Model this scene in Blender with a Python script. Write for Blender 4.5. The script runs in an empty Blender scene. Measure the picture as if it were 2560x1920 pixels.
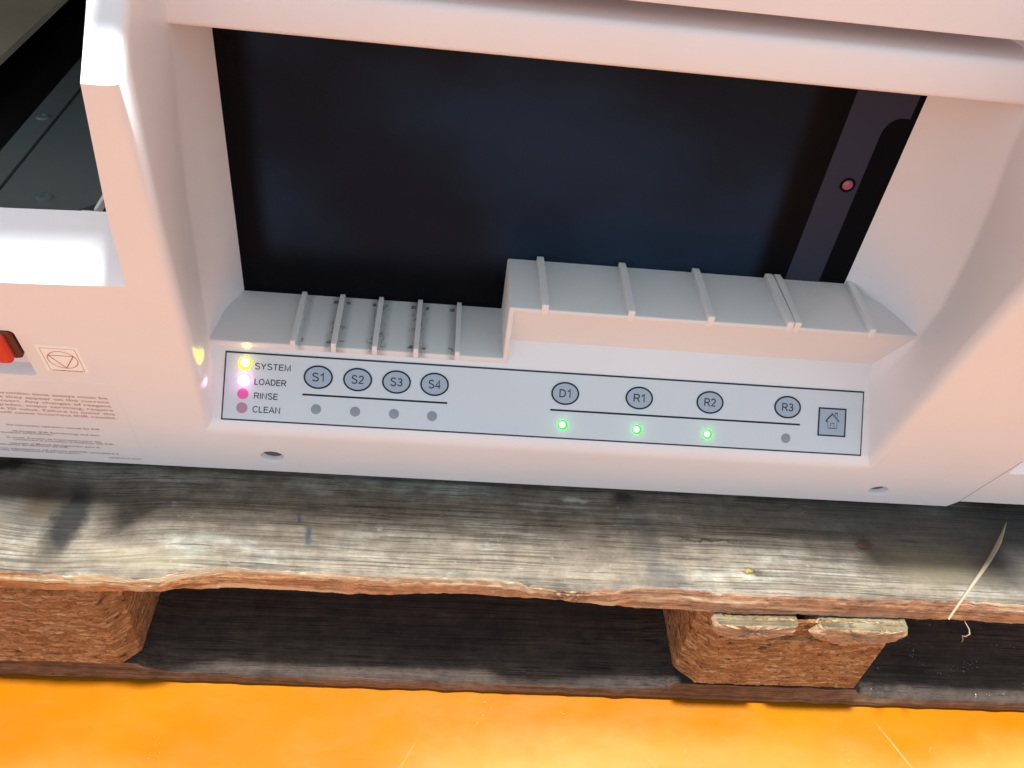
import bpy, bmesh, math, random
from mathutils import Vector, Matrix, noise

random.seed(7)
scene = bpy.context.scene
COL = scene.collection
sin, cos, R = math.sin, math.cos, math.radians

# ------------------------------------------------------------------ camera, world, lamp, exposure
cam_d = bpy.data.cameras.new("camera")
cam_d.lens, cam_d.sensor_width = 30.94, 36.0
cam_d.clip_start, cam_d.clip_end = 0.01, 60
cam = bpy.data.objects.new("camera", cam_d)
COL.objects.link(cam)
_p, _y, _r = R(42.4093), R(6.8647), R(-8.2092)      # pitch down, yaw, roll
_f = Vector((sin(_y) * cos(_p), cos(_y) * cos(_p), -sin(_p)))
_rt = Vector((cos(_y), -sin(_y), 0))
_dn = _f.cross(_rt)
_Rt = cos(_r) * _rt + sin(_r) * _dn
_Dn = -sin(_r) * _rt + cos(_r) * _dn
cam.matrix_world = Matrix((( _Rt.x, -_Dn.x, -_f.x, 0.0), (_Rt.y, -_Dn.y, -_f.y, -0.3408),
                           (_Rt.z, -_Dn.z, -_f.z, 0.6447), (0, 0, 0, 1)))
scene.camera = cam

world = bpy.data.worlds.new("World")
scene.world = world
world.use_nodes = True
wn, wl = world.node_tree.nodes, world.node_tree.links
bg = wn["Background"]
tc = wn.new("ShaderNodeTexCoord")
sep = wn.new("ShaderNodeSeparateXYZ")
wr = wn.new("ShaderNodeValToRGB")
wl.new(tc.outputs["Generated"], sep.inputs[0])
wl.new(sep.outputs["Z"], wr.inputs[0])
for _i, (_z, _c) in enumerate(((0.16, (1.22, 1.02, 0.99)), (0.44, (0.44, 0.62, 0.72)), (0.80, (0.22, 0.45, 0.50)))):
    _e = wr.color_ramp.elements[_i] if _i < 2 else wr.color_ramp.elements.new(_z)
    _e.position, _e.color = _z, (*_c, 1)
wl.new(wr.outputs[0], bg.inputs[0])
bg.inputs[1].default_value = 1.45

key_d = bpy.data.lights.new("ceiling_lamp", "SPOT")
key_d.energy, key_d.color = 1150, (0.90, 1.0, 0.97)
key_d.spot_size, key_d.spot_blend, key_d.shadow_soft_size = R(105), 0.6, 0.085
key = bpy.data.objects.new("ceiling_lamp", key_d)
COL.objects.link(key)
key.location = (0.30, -0.03, 3.0)
key.rotation_euler = (Vector((0.08, -0.12, 0)) - key.location).to_track_quat("-Z", "Y").to_euler()

scene.view_settings.view_transform = "Standard"
scene.view_settings.look = "None"
scene.view_settings.exposure = 0.06
scene.view_settings.gamma = 1
scene.view_settings.use_curve_mapping = False

# ------------------------------------------------------------------ node helpers
class NT:
    def __init__(self, name):
        self.m = bpy.data.materials.new(name)
        self.m.use_nodes = True
        self.n, self.l = self.m.node_tree.nodes, self.m.node_tree.links
        self.b = self.n["Principled BSDF"]
        self._co = None

    def set(self, **k):
        for a, v in k.items():
            s = self.b.inputs[a.replace("_", " ")]
            if hasattr(v, "is_linked") or isinstance(v, bpy.types.NodeSocket):
                self.l.new(v, s)
            else:
                s.default_value = v
        return self

    def put(self, sock, v):
        if isinstance(v, bpy.types.NodeSocket):
            self.l.new(v, sock)
        elif v is not None:
            sock.default_value = v

    @property
    def co(self):
        if self._co is None:
            self._co = self.n.new("ShaderNodeTexCoord").outputs["Object"]
        return self._co

    def math(self, op, a, b=None, c=None, clamp=False):
        x = self.n.new("ShaderNodeMath")
        x.operation, x.use_clamp = op, clamp
        for i, v in enumerate((a, b, c)):
            if v is not None:
                self.put(x.inputs[i], v)
        return x.outputs[0]

    def vmul(self, s, v=None):
        x = self.n.new("ShaderNodeVectorMath")
        x.operation = "MULTIPLY"
        self.put(x.inputs[0], v or self.co)
        x.inputs[1].default_value = s
        return x.outputs[0]

    def vadd(self, a, b):
        x = self.n.new("ShaderNodeVectorMath")
        x.operation = "ADD"
        self.put(x.inputs[0], a)
        self.put(x.inputs[1], b)
        return x.outputs[0]

    def noise(self, scale, s=(1, 1, 1), detail=4, rough=0.55, dist=0.0, vec=None, color=False):
        x = self.n.new("ShaderNodeTexNoise")
        self.l.new(self.vmul(s, vec), x.inputs["Vector"])
        x.inputs["Scale"].default_value = scale
        x.inputs["Detail"].default_value = detail
        x.inputs["Roughness"].default_value = rough
        x.inputs["Distortion"].default_value = dist
        return x.outputs["Color" if color else "Fac"]

    def voro(self, scale, s=(1, 1, 1), feature="F1", vec=None, out="Distance"):
        x = self.n.new("ShaderNodeTexVoronoi")
        x.feature = feature
        self.l.new(self.vmul(s, vec), x.inputs["Vector"])
        x.inputs["Scale"].default_value = scale
        return x.outputs[out]

    def ramp(self, fac, stops):
        x = self.n.new("ShaderNodeValToRGB")
        self.l.new(fac, x.inputs[0])
        e = x.color_ramp.elements
        while len(e) < len(stops):
            e.new(0.5)
        for el, (p, c) in zip(e, stops):
            el.position = p
            el.color = (c, c, c, 1) if isinstance(c, (int, float)) else (*c, 1)
        return x.outputs[0]

    def mix(self, fac, a, b, mode="MIX"):
        x = self.n.new("ShaderNodeMix")
        x.data_type, x.blend_type = "RGBA", mode
        self.put(x.inputs[0], fac)
        for i, v in ((6, a), (7, b)):
            self.put(x.inputs[i], (*v, 1) if isinstance(v, tuple) and len(v) == 3 else v)
        return x.outputs[2]

    def sstep(self, v, lo, hi, a=0.0, b=1.0):
        x = self.n.new("ShaderNodeMapRange")
        x.interpolation_type = "SMOOTHSTEP"
        self.put(x.inputs[0], v)
        for i, q in enumerate((lo, hi, a, b)):
            x.inputs[i + 1].default_value = q
        return x.outputs[0]

    def xyz(self):
        x = self.n.new("ShaderNodeSeparateXYZ")
        self.l.new(self.co, x.inputs[0])
        return x.outputs

    def spot(self, x, y, rx, ry, warp=None, lo=0.25, hi=1.25):
        """soft elliptical patch round (x, y), in object space"""
        v = self.n.new("ShaderNodeVectorMath")
        v.operation = "SUBTRACT"
        self.put(v.inputs[0], warp or self.co)
        v.inputs[1].default_value = (x, y, 0)
        w = self.vmul((1 / rx, 1 / ry, 0), v.outputs[0])
        ln = self.n.new("ShaderNodeVectorMath")
        ln.operation = "LENGTH"
        self.l.new(w, ln.inputs[0])
        return self.sstep(ln.outputs["Value"], lo, hi, 1.0, 0.0)

    def bump(self, h, strength=0.3, dist=0.001):
        x = self.n.new("ShaderNodeBump")
        x.inputs["Strength"].default_value = strength
        x.inputs["Distance"].default_value = dist
        self.l.new(h, x.inputs["Height"])
        self.l.new(x.outputs[0], self.b.inputs["Normal"])
        return self


def flat(name, col, rough=0.5, spec=0.5, emit=None, es=0.0, metal=0.0):
    t = NT(name)
    t.set(Base_Color=(*col, 1), Roughness=rough, Specular_IOR_Level=spec, Metallic=metal)
    if emit:
        t.set(Emission_Color=(*emit, 1), Emission_Strength=es)
    return t.m


def plastic(name, col, rough=0.42, dirty=False):
    t = NT(name)
    n1 = t.noise(9, detail=3)
    c = t.mix(t.sstep(n1, 0.35, 0.7), col, tuple(v * 0.965 for v in col))
    grime = t.noise(60, detail=6, rough=0.7)
    c = t.mix(t.math("MULTIPLY", t.sstep(grime, 0.62, 0.80), 0.10), c, (0.30, 0.27, 0.24))
    sp = t.voro(210)
    c = t.mix(t.math("MULTIPLY", t.sstep(sp, 0.03, 0.055, 1, 0), t.sstep(t.noise(22), 0.60, 0.66)), c, (0.16, 0.13, 0.11))
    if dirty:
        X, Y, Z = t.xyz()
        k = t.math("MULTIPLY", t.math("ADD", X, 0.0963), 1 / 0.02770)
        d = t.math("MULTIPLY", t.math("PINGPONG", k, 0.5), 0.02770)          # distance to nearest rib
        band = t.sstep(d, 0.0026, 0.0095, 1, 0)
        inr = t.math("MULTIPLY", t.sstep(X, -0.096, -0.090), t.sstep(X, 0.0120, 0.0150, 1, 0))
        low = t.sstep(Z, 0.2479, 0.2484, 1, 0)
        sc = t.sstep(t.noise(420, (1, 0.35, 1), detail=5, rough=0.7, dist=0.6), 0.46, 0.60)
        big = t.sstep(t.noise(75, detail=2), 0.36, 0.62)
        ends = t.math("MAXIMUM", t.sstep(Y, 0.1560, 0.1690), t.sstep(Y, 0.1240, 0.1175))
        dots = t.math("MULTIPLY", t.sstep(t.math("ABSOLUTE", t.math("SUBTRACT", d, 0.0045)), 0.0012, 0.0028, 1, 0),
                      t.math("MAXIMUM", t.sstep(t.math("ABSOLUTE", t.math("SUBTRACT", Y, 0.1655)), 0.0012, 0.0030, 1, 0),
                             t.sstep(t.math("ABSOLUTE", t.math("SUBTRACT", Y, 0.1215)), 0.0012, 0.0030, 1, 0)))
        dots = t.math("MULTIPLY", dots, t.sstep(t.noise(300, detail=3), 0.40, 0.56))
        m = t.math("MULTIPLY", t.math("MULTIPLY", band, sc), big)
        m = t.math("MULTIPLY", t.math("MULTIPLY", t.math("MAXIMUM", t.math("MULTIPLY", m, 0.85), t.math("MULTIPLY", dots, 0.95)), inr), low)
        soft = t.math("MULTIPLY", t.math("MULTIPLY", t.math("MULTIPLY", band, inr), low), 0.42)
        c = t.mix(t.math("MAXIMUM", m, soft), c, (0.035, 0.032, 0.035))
    t.set(Base_Color=c, Roughness=rough, Specular_IOR_Level=0.42)
    t.bump(t.noise(1400, detail=3), 0.10, 0.0006)
    return t.m


M_BODY = plastic("ivory_plastic", (0.80, 0.775, 0.81))
M_SHELF = plastic("ivory_plastic_scuffed", (0.74, 0.725, 0.74), 0.5, dirty=True)
M_PANEL = flat("pale_overlay", (0.615, 0.66, 0.735), 0.38, 0.4)
M_BTN = flat("blue_grey_overlay", (0.36, 0.425, 0.54), 0.4, 0.4)
M_INK = flat("black_print", (0.010, 0.011, 0.02), 0.45, 0.3)
M_INKTHIN = flat("dark_print", (0.028, 0.027, 0.036), 0.5, 0.3)
M_BROWN = flat("brown_print", (0.38, 0.17, 0.085), 0.5, 0.3)
M_STICK = flat("glossy_sticker", (0.90, 0.885, 0.885), 0.28, 0.5)
M_LEDOFF = flat("smoked_lens", (0.26, 0.285, 0.33), 0.25, 0.5)
M_BLACK = flat("black_plastic", (0.006, 0.006, 0.008), 0.45, 0.25)
M_SLATE = NT("dark_painted_metal")
M_SLATE.set(Base_Color=M_SLATE.mix(M_SLATE.noise(60), (0.085, 0.112, 0.115), (0.105, 0.125, 0.122)), Roughness=0.45)
M_SLATE = M_SLATE.m
M_STEEL = flat("bare_steel", (0.45, 0.47, 0.47), 0.3, 0.5, metal=1.0)
M_OLIVE = flat("grey_green_panel", (0.52, 0.54, 0.42), 0.5)
M_RED = flat("red_switch_plastic", (0.62, 0.035, 0.012), 0.35)

# ------------------------------------------------------------------ object helpers
def link(name, bm, mats, parent=None, smooth=None):
    me = bpy.data.meshes.new(name)
    bmesh.ops.recalc_face_normals(bm, faces=bm.faces)
    bm.to_mesh(me)
    bm.free()
    for m in (mats if isinstance(mats, (list, tuple)) else [mats]):
        me.materials.append(m)
    if smooth is not None:
        me.polygons.foreach_set("use_smooth", [True] * len(me.polygons))
        me.set_sharp_from_angle(angle=R(smooth))
    o = bpy.data.objects.new(name, me)
    COL.objects.link(o)
    if parent:
        o.parent = parent
    return o


def empty(name, loc=(0, 0, 0)):
    o = bpy.data.objects.new(name, None)
    o.empty_display_size = 0.02
    o.location = loc
    COL.objects.link(o)
    return o


def tag(o, label=None, cat=None, group=None, kind=None):
    for k, v in (("label", label), ("category", cat), ("group", group), ("kind", kind)):
        if v:
            o[k] = v
    return o


class Frame:
    """a plane in the machine: point o, in-plane axes u, v and normal n"""
    def __init__(self, o, u, v):
        self.o, self.u, self.v = Vector(o), Vector(u).normalized(), Vector(v).normalized()
        self.n = self.u.cross(self.v)

    def __call__(self, a, b, h=0.0):
        return self.o + self.u * a + self.v * b + self.n * h


LEAN = R(12)
FRONT = Frame((0, 0.088, 0.150), (1, 0, 0), (0, -sin(LEAN), cos(LEAN)))
TILT = R(44)
PANEL = Frame((0, 0.0767, 0.2030), (1, 0, 0), (0, sin(TILT), cos(TILT)))
UP = lambda z: Frame((0, 0, z), (1, 0, 0), (0, 1, 0))
WALL = lambda y: Frame((0, y, 0), (1, 0, 0), (0, 0, 1))


def slab(bm, fr, outer, h0, h1, holes=(), mi=0):
    """polygon (with holes) on a plane, from height h0 to h1"""
    for h in ((h0, h1) if h0 is not None else (h1,)):
        edges = []
        for lp in (outer, *holes):
            vs = [bm.verts.new(fr(a, b, h)) for a, b in lp]
            edges += [bm.edges.new((vs[i], vs[(i + 1) % len(vs)])) for i in range(len(vs))]
        r = bmesh.ops.triangle_fill(bm, use_beauty=True, use_dissolve=False, edges=edges)
        for g in r["geom"]:
            if isinstance(g, bmesh.types.BMFace):
                g.material_index = mi
    if h0 is not None:
        for lp in (outer, *holes):
            n = len(lp)
            a = [bm.verts.new(fr(*p, h0)) for p in lp]
            b = [bm.verts.new(fr(*p, h1)) for p in lp]
            for i in range(n):
                j = (i + 1) % n
                bm.faces.new((a[i], a[j], b[j], b[i])).material_index = mi
    bmesh.ops.remove_doubles(bm, verts=bm.verts, dist=2e-6)
    return bm


def rect(x0, y0, x1, y1):
    return [(x0, y0), (x1, y0), (x1, y1), (x0, y1)]


def rrect(x0, y0, x1, y1, r, n=5):
    out = []
    for cx, cy, a in ((x1 - r, y0 + r, -90), (x1 - r, y1 - r, 0), (x0 + r, y1 - r, 90), (x0 + r, y0 + r, 180)):
        for k in range(n + 1):
            t = R(a + 90 * k / n)
            out.append((cx + r * cos(t), cy + r * sin(t)))
    return out


def ell(cx, cy, rx, ry, n=40):
    return [(cx + rx * cos(2 * math.pi * k / n), cy + ry * sin(2 * math.pi * k / n)) for k in range(n)]


def bar(p, q, w):
    """thin straight stroke as a quad outline"""
    d = Vector((q[0] - p[0], q[1] - p[1]))
    s = Vector((-d.y, d.x)).normalized() * w / 2
    return [(p[0] + s.x, p[1] + s.y), (p[0] - s.x, p[1] - s.y), (q[0] - s.x, q[1] - s.y), (q[0] + s.x, q[1] + s.y)]


def box(bm, lo, hi, bev=0.0, seg=2):
    b = bmesh.new()
    bmesh.ops.create_cube(b, size=1)
    for v in b.verts:
        v.co = Vector([lo[i] + (v.co[i] + 0.5) * (hi[i] - lo[i]) for i in range(3)])
    if bev:
        bmesh.ops.bevel(b, geom=list(b.edges), offset=bev, segments=seg, profile=0.5, affect="EDGES")
    me = bpy.data.meshes.new("tmp")
    b.to_mesh(me)
    b.free()
    bm.from_mesh(me)
    bpy.data.meshes.remove(me)


def grid(bm, rows, mi=0, close=False):
    """quads through rows of points"""
    vs = [[bm.verts.new(p) for p in r] for r in rows]
    for i in range(len(vs) - 1):
        n = len(vs[i])
        for j in range(n if close else n - 1):
            k = (j + 1) % n
            try:
                bm.faces.new((vs[i][j], vs[i][k], vs[i + 1][k], vs[i + 1][j])).material_index = mi
            except ValueError:
                pass
    return vs


def text_mesh(bm, fr, body, x, y, size, h, width=None, right=False, mi=0, center=False, bold=0.0):
    cu = bpy.data.curves.new("tmp_text", "FONT")
    cu.body, cu.size, cu.resolution_u, cu.offset = body, size, 3, bold
    o = bpy.data.objects.new("tmp_text", cu)
    COL.objects.link(o)
    me = bpy.data.meshes.new_from_object(o.evaluated_get(bpy.context.evaluated_depsgraph_get()))
    bpy.data.objects.remove(o)
    bpy.data.curves.remove(cu)
    xs = [v.co.x for v in me.vertices]
    ys = [v.co.y for v in me.vertices]
    x0, x1 = min(xs), max(xs)
    sx = (width / (x1 - x0)) if width else 1.0
    off = -(x1 - x0) * sx if right else (-(x1 - x0) * sx / 2 if center else 0)
    oy = -(min(ys) + max(ys)) / 2 if center else 0
    vs = [bm.verts.new(fr(x + off + (v.co.x - x0) * sx, y + oy + v.co.y, h)) for v in me.vertices]
    for p in me.polygons:
        try:
            f = bm.faces.new([vs[i] for i in p.vertices])
            f.material_index = mi
        except ValueError:
            pass
    bpy.data.meshes.remove(me)


def text(name, fr, body, x, y, size, h, mat, parent, **k):
    bm = bmesh.new()
    text_mesh(bm, fr, body, x, y, size, h, **k)
    return link(name, bm, mat, parent)


def arc(cx, cy, rx, ry, a0, a1, n=10):
    return [(cx + rx * cos(R(a0 + (a1 - a0) * k / n)), cy + ry * sin(R(a0 + (a1 - a0) * k / n))) for k in range(n + 1)]


_S = arc(0.33, 0.755, 0.27, 0.235, 25, 205, 10) + arc(0.34, 0.255, 0.29, 0.245, 75, -165, 12)
_C = arc(0.385, 0.5, 0.365, 0.49, 42, 318, 18)
GLYPH = {"S": (0.66, [_S]), "Y": (0.66, [[(0.0, 1), (0.33, 0.43), (0.33, 0)], [(0.66, 1), (0.33, 0.43)]]), "T": (0.60, [[(0, 0.95), (0.60, 0.95)], [(0.30, 0.95), (0.30, 0)]]),
         "E": (0.60, [[(0.60, 0.95), (0.05, 0.95), (0.05, 0.05), (0.62, 0.05)], [(0.05, 0.52), (0.56, 0.52)]]),
         "M": (0.80, [[(0.05, 0), (0.05, 1), (0.40, 0.05), (0.75, 1), (0.75, 0)]]), "L": (0.53, [[(0.05, 1), (0.05, 0.05), (0.53, 0.05)]]),
         "O": (0.78, [arc(0.39, 0.5, 0.36, 0.47, 90, 450, 24)]), "A": (0.70, [[(0, 0), (0.35, 1), (0.70, 0)], [(0.12, 0.33), (0.58, 0.33)]]),
         "D": (0.68, [[(0.05, 0.05), (0.05, 0.95), (0.30, 0.95)] + arc(0.30, 0.5, 0.34, 0.45, 80, -80, 12) + [(0.30, 0.05), (0.02, 0.05)]]),
         "R": (0.70, [[(0.05, 0), (0.05, 0.95), (0.40, 0.95)] + arc(0.42, 0.715, 0.22, 0.235, 80, -80, 8) + [(0.40, 0.48), (0.05, 0.48)], [(0.38, 0.48), (0.68, 0)]]),
         "I": (0.12, [[(0.06, 0), (0.06, 1)]]), "N": (0.68, [[(0.05, 0), (0.05, 1), (0.63, 0), (0.63, 1)]]), "C": (0.70, [_C]),
         "1": (0.40, [[(0.02, 0.74), (0.16, 0.82), (0.30, 1.0), (0.30, 0)]]),
         "2": (0.58, [arc(0.29, 0.72, 0.24, 0.24, 170, -15, 9) + [(0.46, 0.52), (0.04, 0.05), (0.58, 0.05)]]),
         "3": (0.56, [arc(0.27, 0.735, 0.215, 0.22, 165, -75, 9) + [(0.20, 0.52)], [(0.20, 0.52)] + arc(0.27, 0.275, 0.25, 0.235, 80, -165, 11)]),
         "4": (0.60, [[(0.46, 0), (0.46, 1), (0.02, 0.27), (0.60, 0.27)]])}


def strokes(bm, fr, body, x, y, cap, h, width, weight, center=False):
    """monoline capitals drawn as thin ribbons on a plane"""
    gap = 0.17
    total = sum(GLYPH[ch][0] for ch in body) + gap * (len(body) - 1)
    kx = width / total
    px, py = (x - width / 2, y - cap / 2) if center else (x, y)
    m = 0
    for ch in body:
        w, lines = GLYPH[ch]
        for ln in lines:
            pts = [Vector((px + a * kx, py + b * cap)) for a, b in ln]
            L, Rr = [], []
            for i, p in enumerate(pts):
                d0 = (p - pts[i - 1]).normalized() if i else (pts[1] - p).normalized()
                d1 = (pts[i + 1] - p).normalized() if i < len(pts) - 1 else d0
                if i == 0:
                    d0 = d1
                n0, n1 = Vector((-d0.y, d0.x)), Vector((-d1.y, d1.x))
                nn = (n0 + n1)
                nn = nn.normalized() if nn.length > 1e-6 else n0
                k = min(1.8, 1 / max(0.3, nn.dot(n0))) * weight / 2
                L.append(bm.verts.new(fr(*(p + nn * k), h + m * 4e-6)))
                Rr.append(bm.verts.new(fr(*(p - nn * k), h + m * 4e-6)))
            for i in range(len(pts) - 1):
                bm.faces.new((L[i], Rr[i], Rr[i + 1], L[i + 1]))
            m += 1
        px += (w + gap) * kx


def lerp_table(tab, x):
    if x <= tab[0][0]:
        return tab[0][1]
    for (a, p), (b, q) in zip(tab, tab[1:]):
        if x <= b:
            t = (x - a) / (b - a)
            t = t * t * (3 - 2 * t)
            return p + (q - p) * t
    return tab[-1][1]

# ------------------------------------------------------------------ floor
t = NT("glossy_orange_floor")
sheet = t.noise(5.0, detail=3, dist=0.8)
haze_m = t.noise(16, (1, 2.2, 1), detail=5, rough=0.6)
c = t.mix(t.sstep(sheet, 0.3, 0.75), (0.350, 0.088, 0.0004), (0.365, 0.108, 0.0008))
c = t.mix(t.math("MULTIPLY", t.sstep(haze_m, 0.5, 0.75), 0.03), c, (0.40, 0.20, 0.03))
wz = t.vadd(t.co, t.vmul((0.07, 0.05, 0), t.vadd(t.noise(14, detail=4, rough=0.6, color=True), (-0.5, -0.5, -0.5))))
for (px, py, rx, ry, am) in ((0.10, -0.085, 0.12, 0.060, 0.75), (0.300, -0.090, 0.14, 0.060, 0.65), (0.47, -0.070, 0.10, 0.045, 0.8), (-0.24, -0.105, 0.12, 0.050, 0.6), (0.20, -0.04, 0.08, 0.022, 0.3)):  # broad pale ovals: floor glare painted into the base colour
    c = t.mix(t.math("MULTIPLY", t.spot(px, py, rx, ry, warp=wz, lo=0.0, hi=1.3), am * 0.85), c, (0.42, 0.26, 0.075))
speck = t.math("MULTIPLY", t.sstep(t.voro(330, out="Distance"), 0.03, 0.10, 1, 0), t.sstep(t.noise(26), 0.60, 0.66))
c = t.mix(t.math("MULTIPLY", speck, 0.85), c, (0.85, 0.75, 0.62))
dsp = t.math("MULTIPLY", t.sstep(t.voro(140, out="Distance"), 0.02, 0.08, 1, 0), t.sstep(t.noise(17, vec=t.vadd(t.co, (5, 3, 1))), 0.63, 0.66))
c = t.mix(t.math("MULTIPLY", dsp, 0.8), c, (0.16, 0.05, 0.02))
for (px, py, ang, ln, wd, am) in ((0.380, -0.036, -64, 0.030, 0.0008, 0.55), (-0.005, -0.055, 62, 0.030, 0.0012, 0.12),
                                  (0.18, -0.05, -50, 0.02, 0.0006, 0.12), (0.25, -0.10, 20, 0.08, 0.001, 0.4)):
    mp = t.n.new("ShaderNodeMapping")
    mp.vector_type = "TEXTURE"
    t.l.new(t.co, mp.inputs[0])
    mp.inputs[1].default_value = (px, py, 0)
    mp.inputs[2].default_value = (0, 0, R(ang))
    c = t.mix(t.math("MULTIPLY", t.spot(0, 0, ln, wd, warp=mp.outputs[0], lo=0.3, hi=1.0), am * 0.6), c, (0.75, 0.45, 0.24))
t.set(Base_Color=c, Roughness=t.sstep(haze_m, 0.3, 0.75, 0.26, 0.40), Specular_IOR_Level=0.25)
t.bump(t.noise(60, detail=5), 0.06, 0.002)
M_FLOOR = t.m
bm = bmesh.new()
bmesh.ops.create_grid(bm, x_segments=2, y_segments=2, size=6)
floor = tag(link("floor", bm, M_FLOOR), "glossy orange floor with pale scuffs and painted glare under the pallet", "floor", kind="structure")

# ------------------------------------------------------------------ pallet
def wood(name, base, dark, pale, fresh=False, dirt=0.0, marks=False, specks=False):
    t = NT(name)
    X, Y, Z = t.xyz()
    wv = t.noise(7, (1, 3, 3), detail=3, color=True)
    warp = t.vadd(t.co, t.vmul((0.012, 0.006, 0.006), wv))
    if marks:                                   # grain flows round the knot at the left end
        k = t.spot(-0.245, 0.035, 0.085, 0.075, lo=0.0, hi=1.0)
        cx = t.n.new("ShaderNodeCombineXYZ")
        t.l.new(t.math("MULTIPLY", k, 0.009), cx.inputs[1])
        warp = t.vadd(warp, cx.outputs[0])
    grain = t.noise(260, (0.018, 1, 1), detail=5, rough=0.62, vec=warp)
    fine = t.noise(900, (0.02, 1, 1), detail=3, vec=warp)
    ringv = t.noise(70, (0.02, 1, 1), detail=2, vec=warp)
    patch = t.noise(13, (0.6, 1.6, 1.6), detail=5, rough=0.65)
    c = t.mix(t.sstep(patch, 0.34, 0.68), base, dark)
    c = t.mix(t.math("MULTIPLY", t.sstep(t.noise(30, (0.4, 1, 1), detail=5, rough=0.7, vec=t.vadd(t.co, (3, 1, 7))), 0.50, 0.70), 0.55), c, pale)
    c = t.mix(t.math("MULTIPLY", t.sstep(grain, 0.44, 0.62), 0.42), c, tuple(v * 0.40 for v in dark))
    c = t.mix(t.math("MULTIPLY", t.sstep(ringv, 0.52, 0.62), 0.26), c, tuple(v * 0.5 for v in base))
    c = t.mix(t.math("MULTIPLY", t.sstep(fine, 0.58, 0.66), 0.72), c, tuple(v * 0.25 for v in dark))
    lines = t.noise(620, (0.008, 1, 1), detail=2, rough=0.4, vec=warp)
    c = t.mix(t.math("MULTIPLY", t.math("MULTIPLY", t.sstep(lines, 0.53, 0.60), t.sstep(t.noise(24, (0.5, 1, 1)), 0.38, 0.55)), 0.55), c, tuple(v * 0.30 for v in dark))
    mott = t.noise(75, detail=6, rough=0.72, vec=t.vadd(t.co, (9, 4, 2)))
    c = t.mix(t.sstep(mott, 0.30, 0.72, 0.0, 1.0), t.mix(1.0, c, (0.72, 0.72, 0.73), mode="MULTIPLY"), t.mix(1.0, c, (1.22, 1.22, 1.22), mode="MULTIPLY"))
    dust = t.noise(140, detail=6, rough=0.75)
    c = t.mix(t.math("MULTIPLY", t.sstep(dust, 0.60, 0.78), 0.30 + dirt), c, tuple(min(0.75, v * 1.9) for v in pale))
    if marks:
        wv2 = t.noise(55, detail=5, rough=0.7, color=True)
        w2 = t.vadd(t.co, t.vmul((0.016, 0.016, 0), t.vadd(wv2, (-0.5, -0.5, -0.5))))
        stains_and_shade = [(-0.27, 0.055, 0.085, 0.032, 0.72, (0.052, 0.043, 0.038)), (0.44, 0.058, 0.15, 0.050, 0.72, (0.050, 0.044, 0.042)), (0.30, 0.075, 0.10, 0.022, 0.5, (0.060, 0.050, 0.045)), (-0.262, 0.052, 0.016, 0.020, 0.8, (0.040, 0.025, 0.014)), (-0.245, 0.015, 0.016, 0.018, 0.5, (0.06, 0.045, 0.03)),  # broad dark end ovals paint arm shade; small ones are real marks
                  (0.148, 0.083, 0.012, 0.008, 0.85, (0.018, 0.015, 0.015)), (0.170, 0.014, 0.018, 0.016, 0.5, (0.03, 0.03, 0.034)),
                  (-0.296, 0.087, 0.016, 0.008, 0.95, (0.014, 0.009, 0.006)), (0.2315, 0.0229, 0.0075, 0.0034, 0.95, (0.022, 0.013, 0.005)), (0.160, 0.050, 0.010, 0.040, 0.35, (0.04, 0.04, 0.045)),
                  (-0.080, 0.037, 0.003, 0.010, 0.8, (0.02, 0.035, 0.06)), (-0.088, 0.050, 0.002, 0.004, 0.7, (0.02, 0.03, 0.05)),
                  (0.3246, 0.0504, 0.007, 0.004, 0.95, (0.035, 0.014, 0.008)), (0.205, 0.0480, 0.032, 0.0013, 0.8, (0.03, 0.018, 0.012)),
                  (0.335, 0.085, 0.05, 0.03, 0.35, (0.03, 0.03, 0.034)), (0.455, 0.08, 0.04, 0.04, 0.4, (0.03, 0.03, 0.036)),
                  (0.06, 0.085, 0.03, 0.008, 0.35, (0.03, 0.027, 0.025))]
        for sx, sy, rx, ry, am, col in stains_and_shade:
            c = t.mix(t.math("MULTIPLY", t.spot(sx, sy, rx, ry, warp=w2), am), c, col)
        w3 = t.vadd(t.co, t.vmul((0.014, 0.014, 0), t.vadd(t.noise(140, (1, 0.6, 1), detail=5, rough=0.7, color=True), (-0.5, -0.5, -0.5))))
        kn = t.spot(-0.2405, 0.0400, 0.0140, 0.0340, warp=w3, lo=0.45, hi=1.15)
        c = t.mix(t.math("MULTIPLY", kn, 0.93), c, t.mix(t.sstep(grain, 0.4, 0.6), (0.016, 0.014, 0.015), (0.008, 0.007, 0.008)))
        for sx, sy, rx, ry, am, col in ((0.37, 0.035, 0.05, 0.02, 0.45, (0.26, 0.20, 0.12)), (0.11, 0.080, 0.012, 0.003, 0.6, (0.45, 0.42, 0.36)),
                                        (-0.18, 0.012, 0.05, 0.010, 0.35, (0.30, 0.24, 0.16)), (0.2300, 0.0233, 0.0036, 0.0018, 0.9, (0.30, 0.19, 0.05))):
            c = t.mix(t.math("MULTIPLY", t.spot(sx, sy, rx, ry, warp=w2), am), c, col)
    if fresh:                                   # split edge: orange heartwood on the left, pinkish on the right, cream slivers
        hue = t.mix(t.sstep(t.math("ADD", X, t.math("MULTIPLY", t.noise(9), 0.25)), -0.05, 0.25), (1.0, 0.80, 0.58), (1.0, 0.94, 0.92))
        c = t.mix(1.0, c, hue, mode="MULTIPLY")
        sl = t.noise(60, (0.12, 1, 1.6), detail=4, vec=t.vadd(warp, (4, 2, 1)))
        c = t.mix(t.math("MULTIPLY", t.sstep(sl, 0.56, 0.62), 0.7), c, (0.62, 0.50, 0.34))
        dk = t.noise(90, (0.10, 1, 1.6), detail=4, vec=t.vadd(warp, (1, 8, 3)))
        c = t.mix(t.math("MULTIPLY", t.sstep(dk, 0.60, 0.66), 0.6), c, (0.12, 0.06, 0.035))
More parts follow.
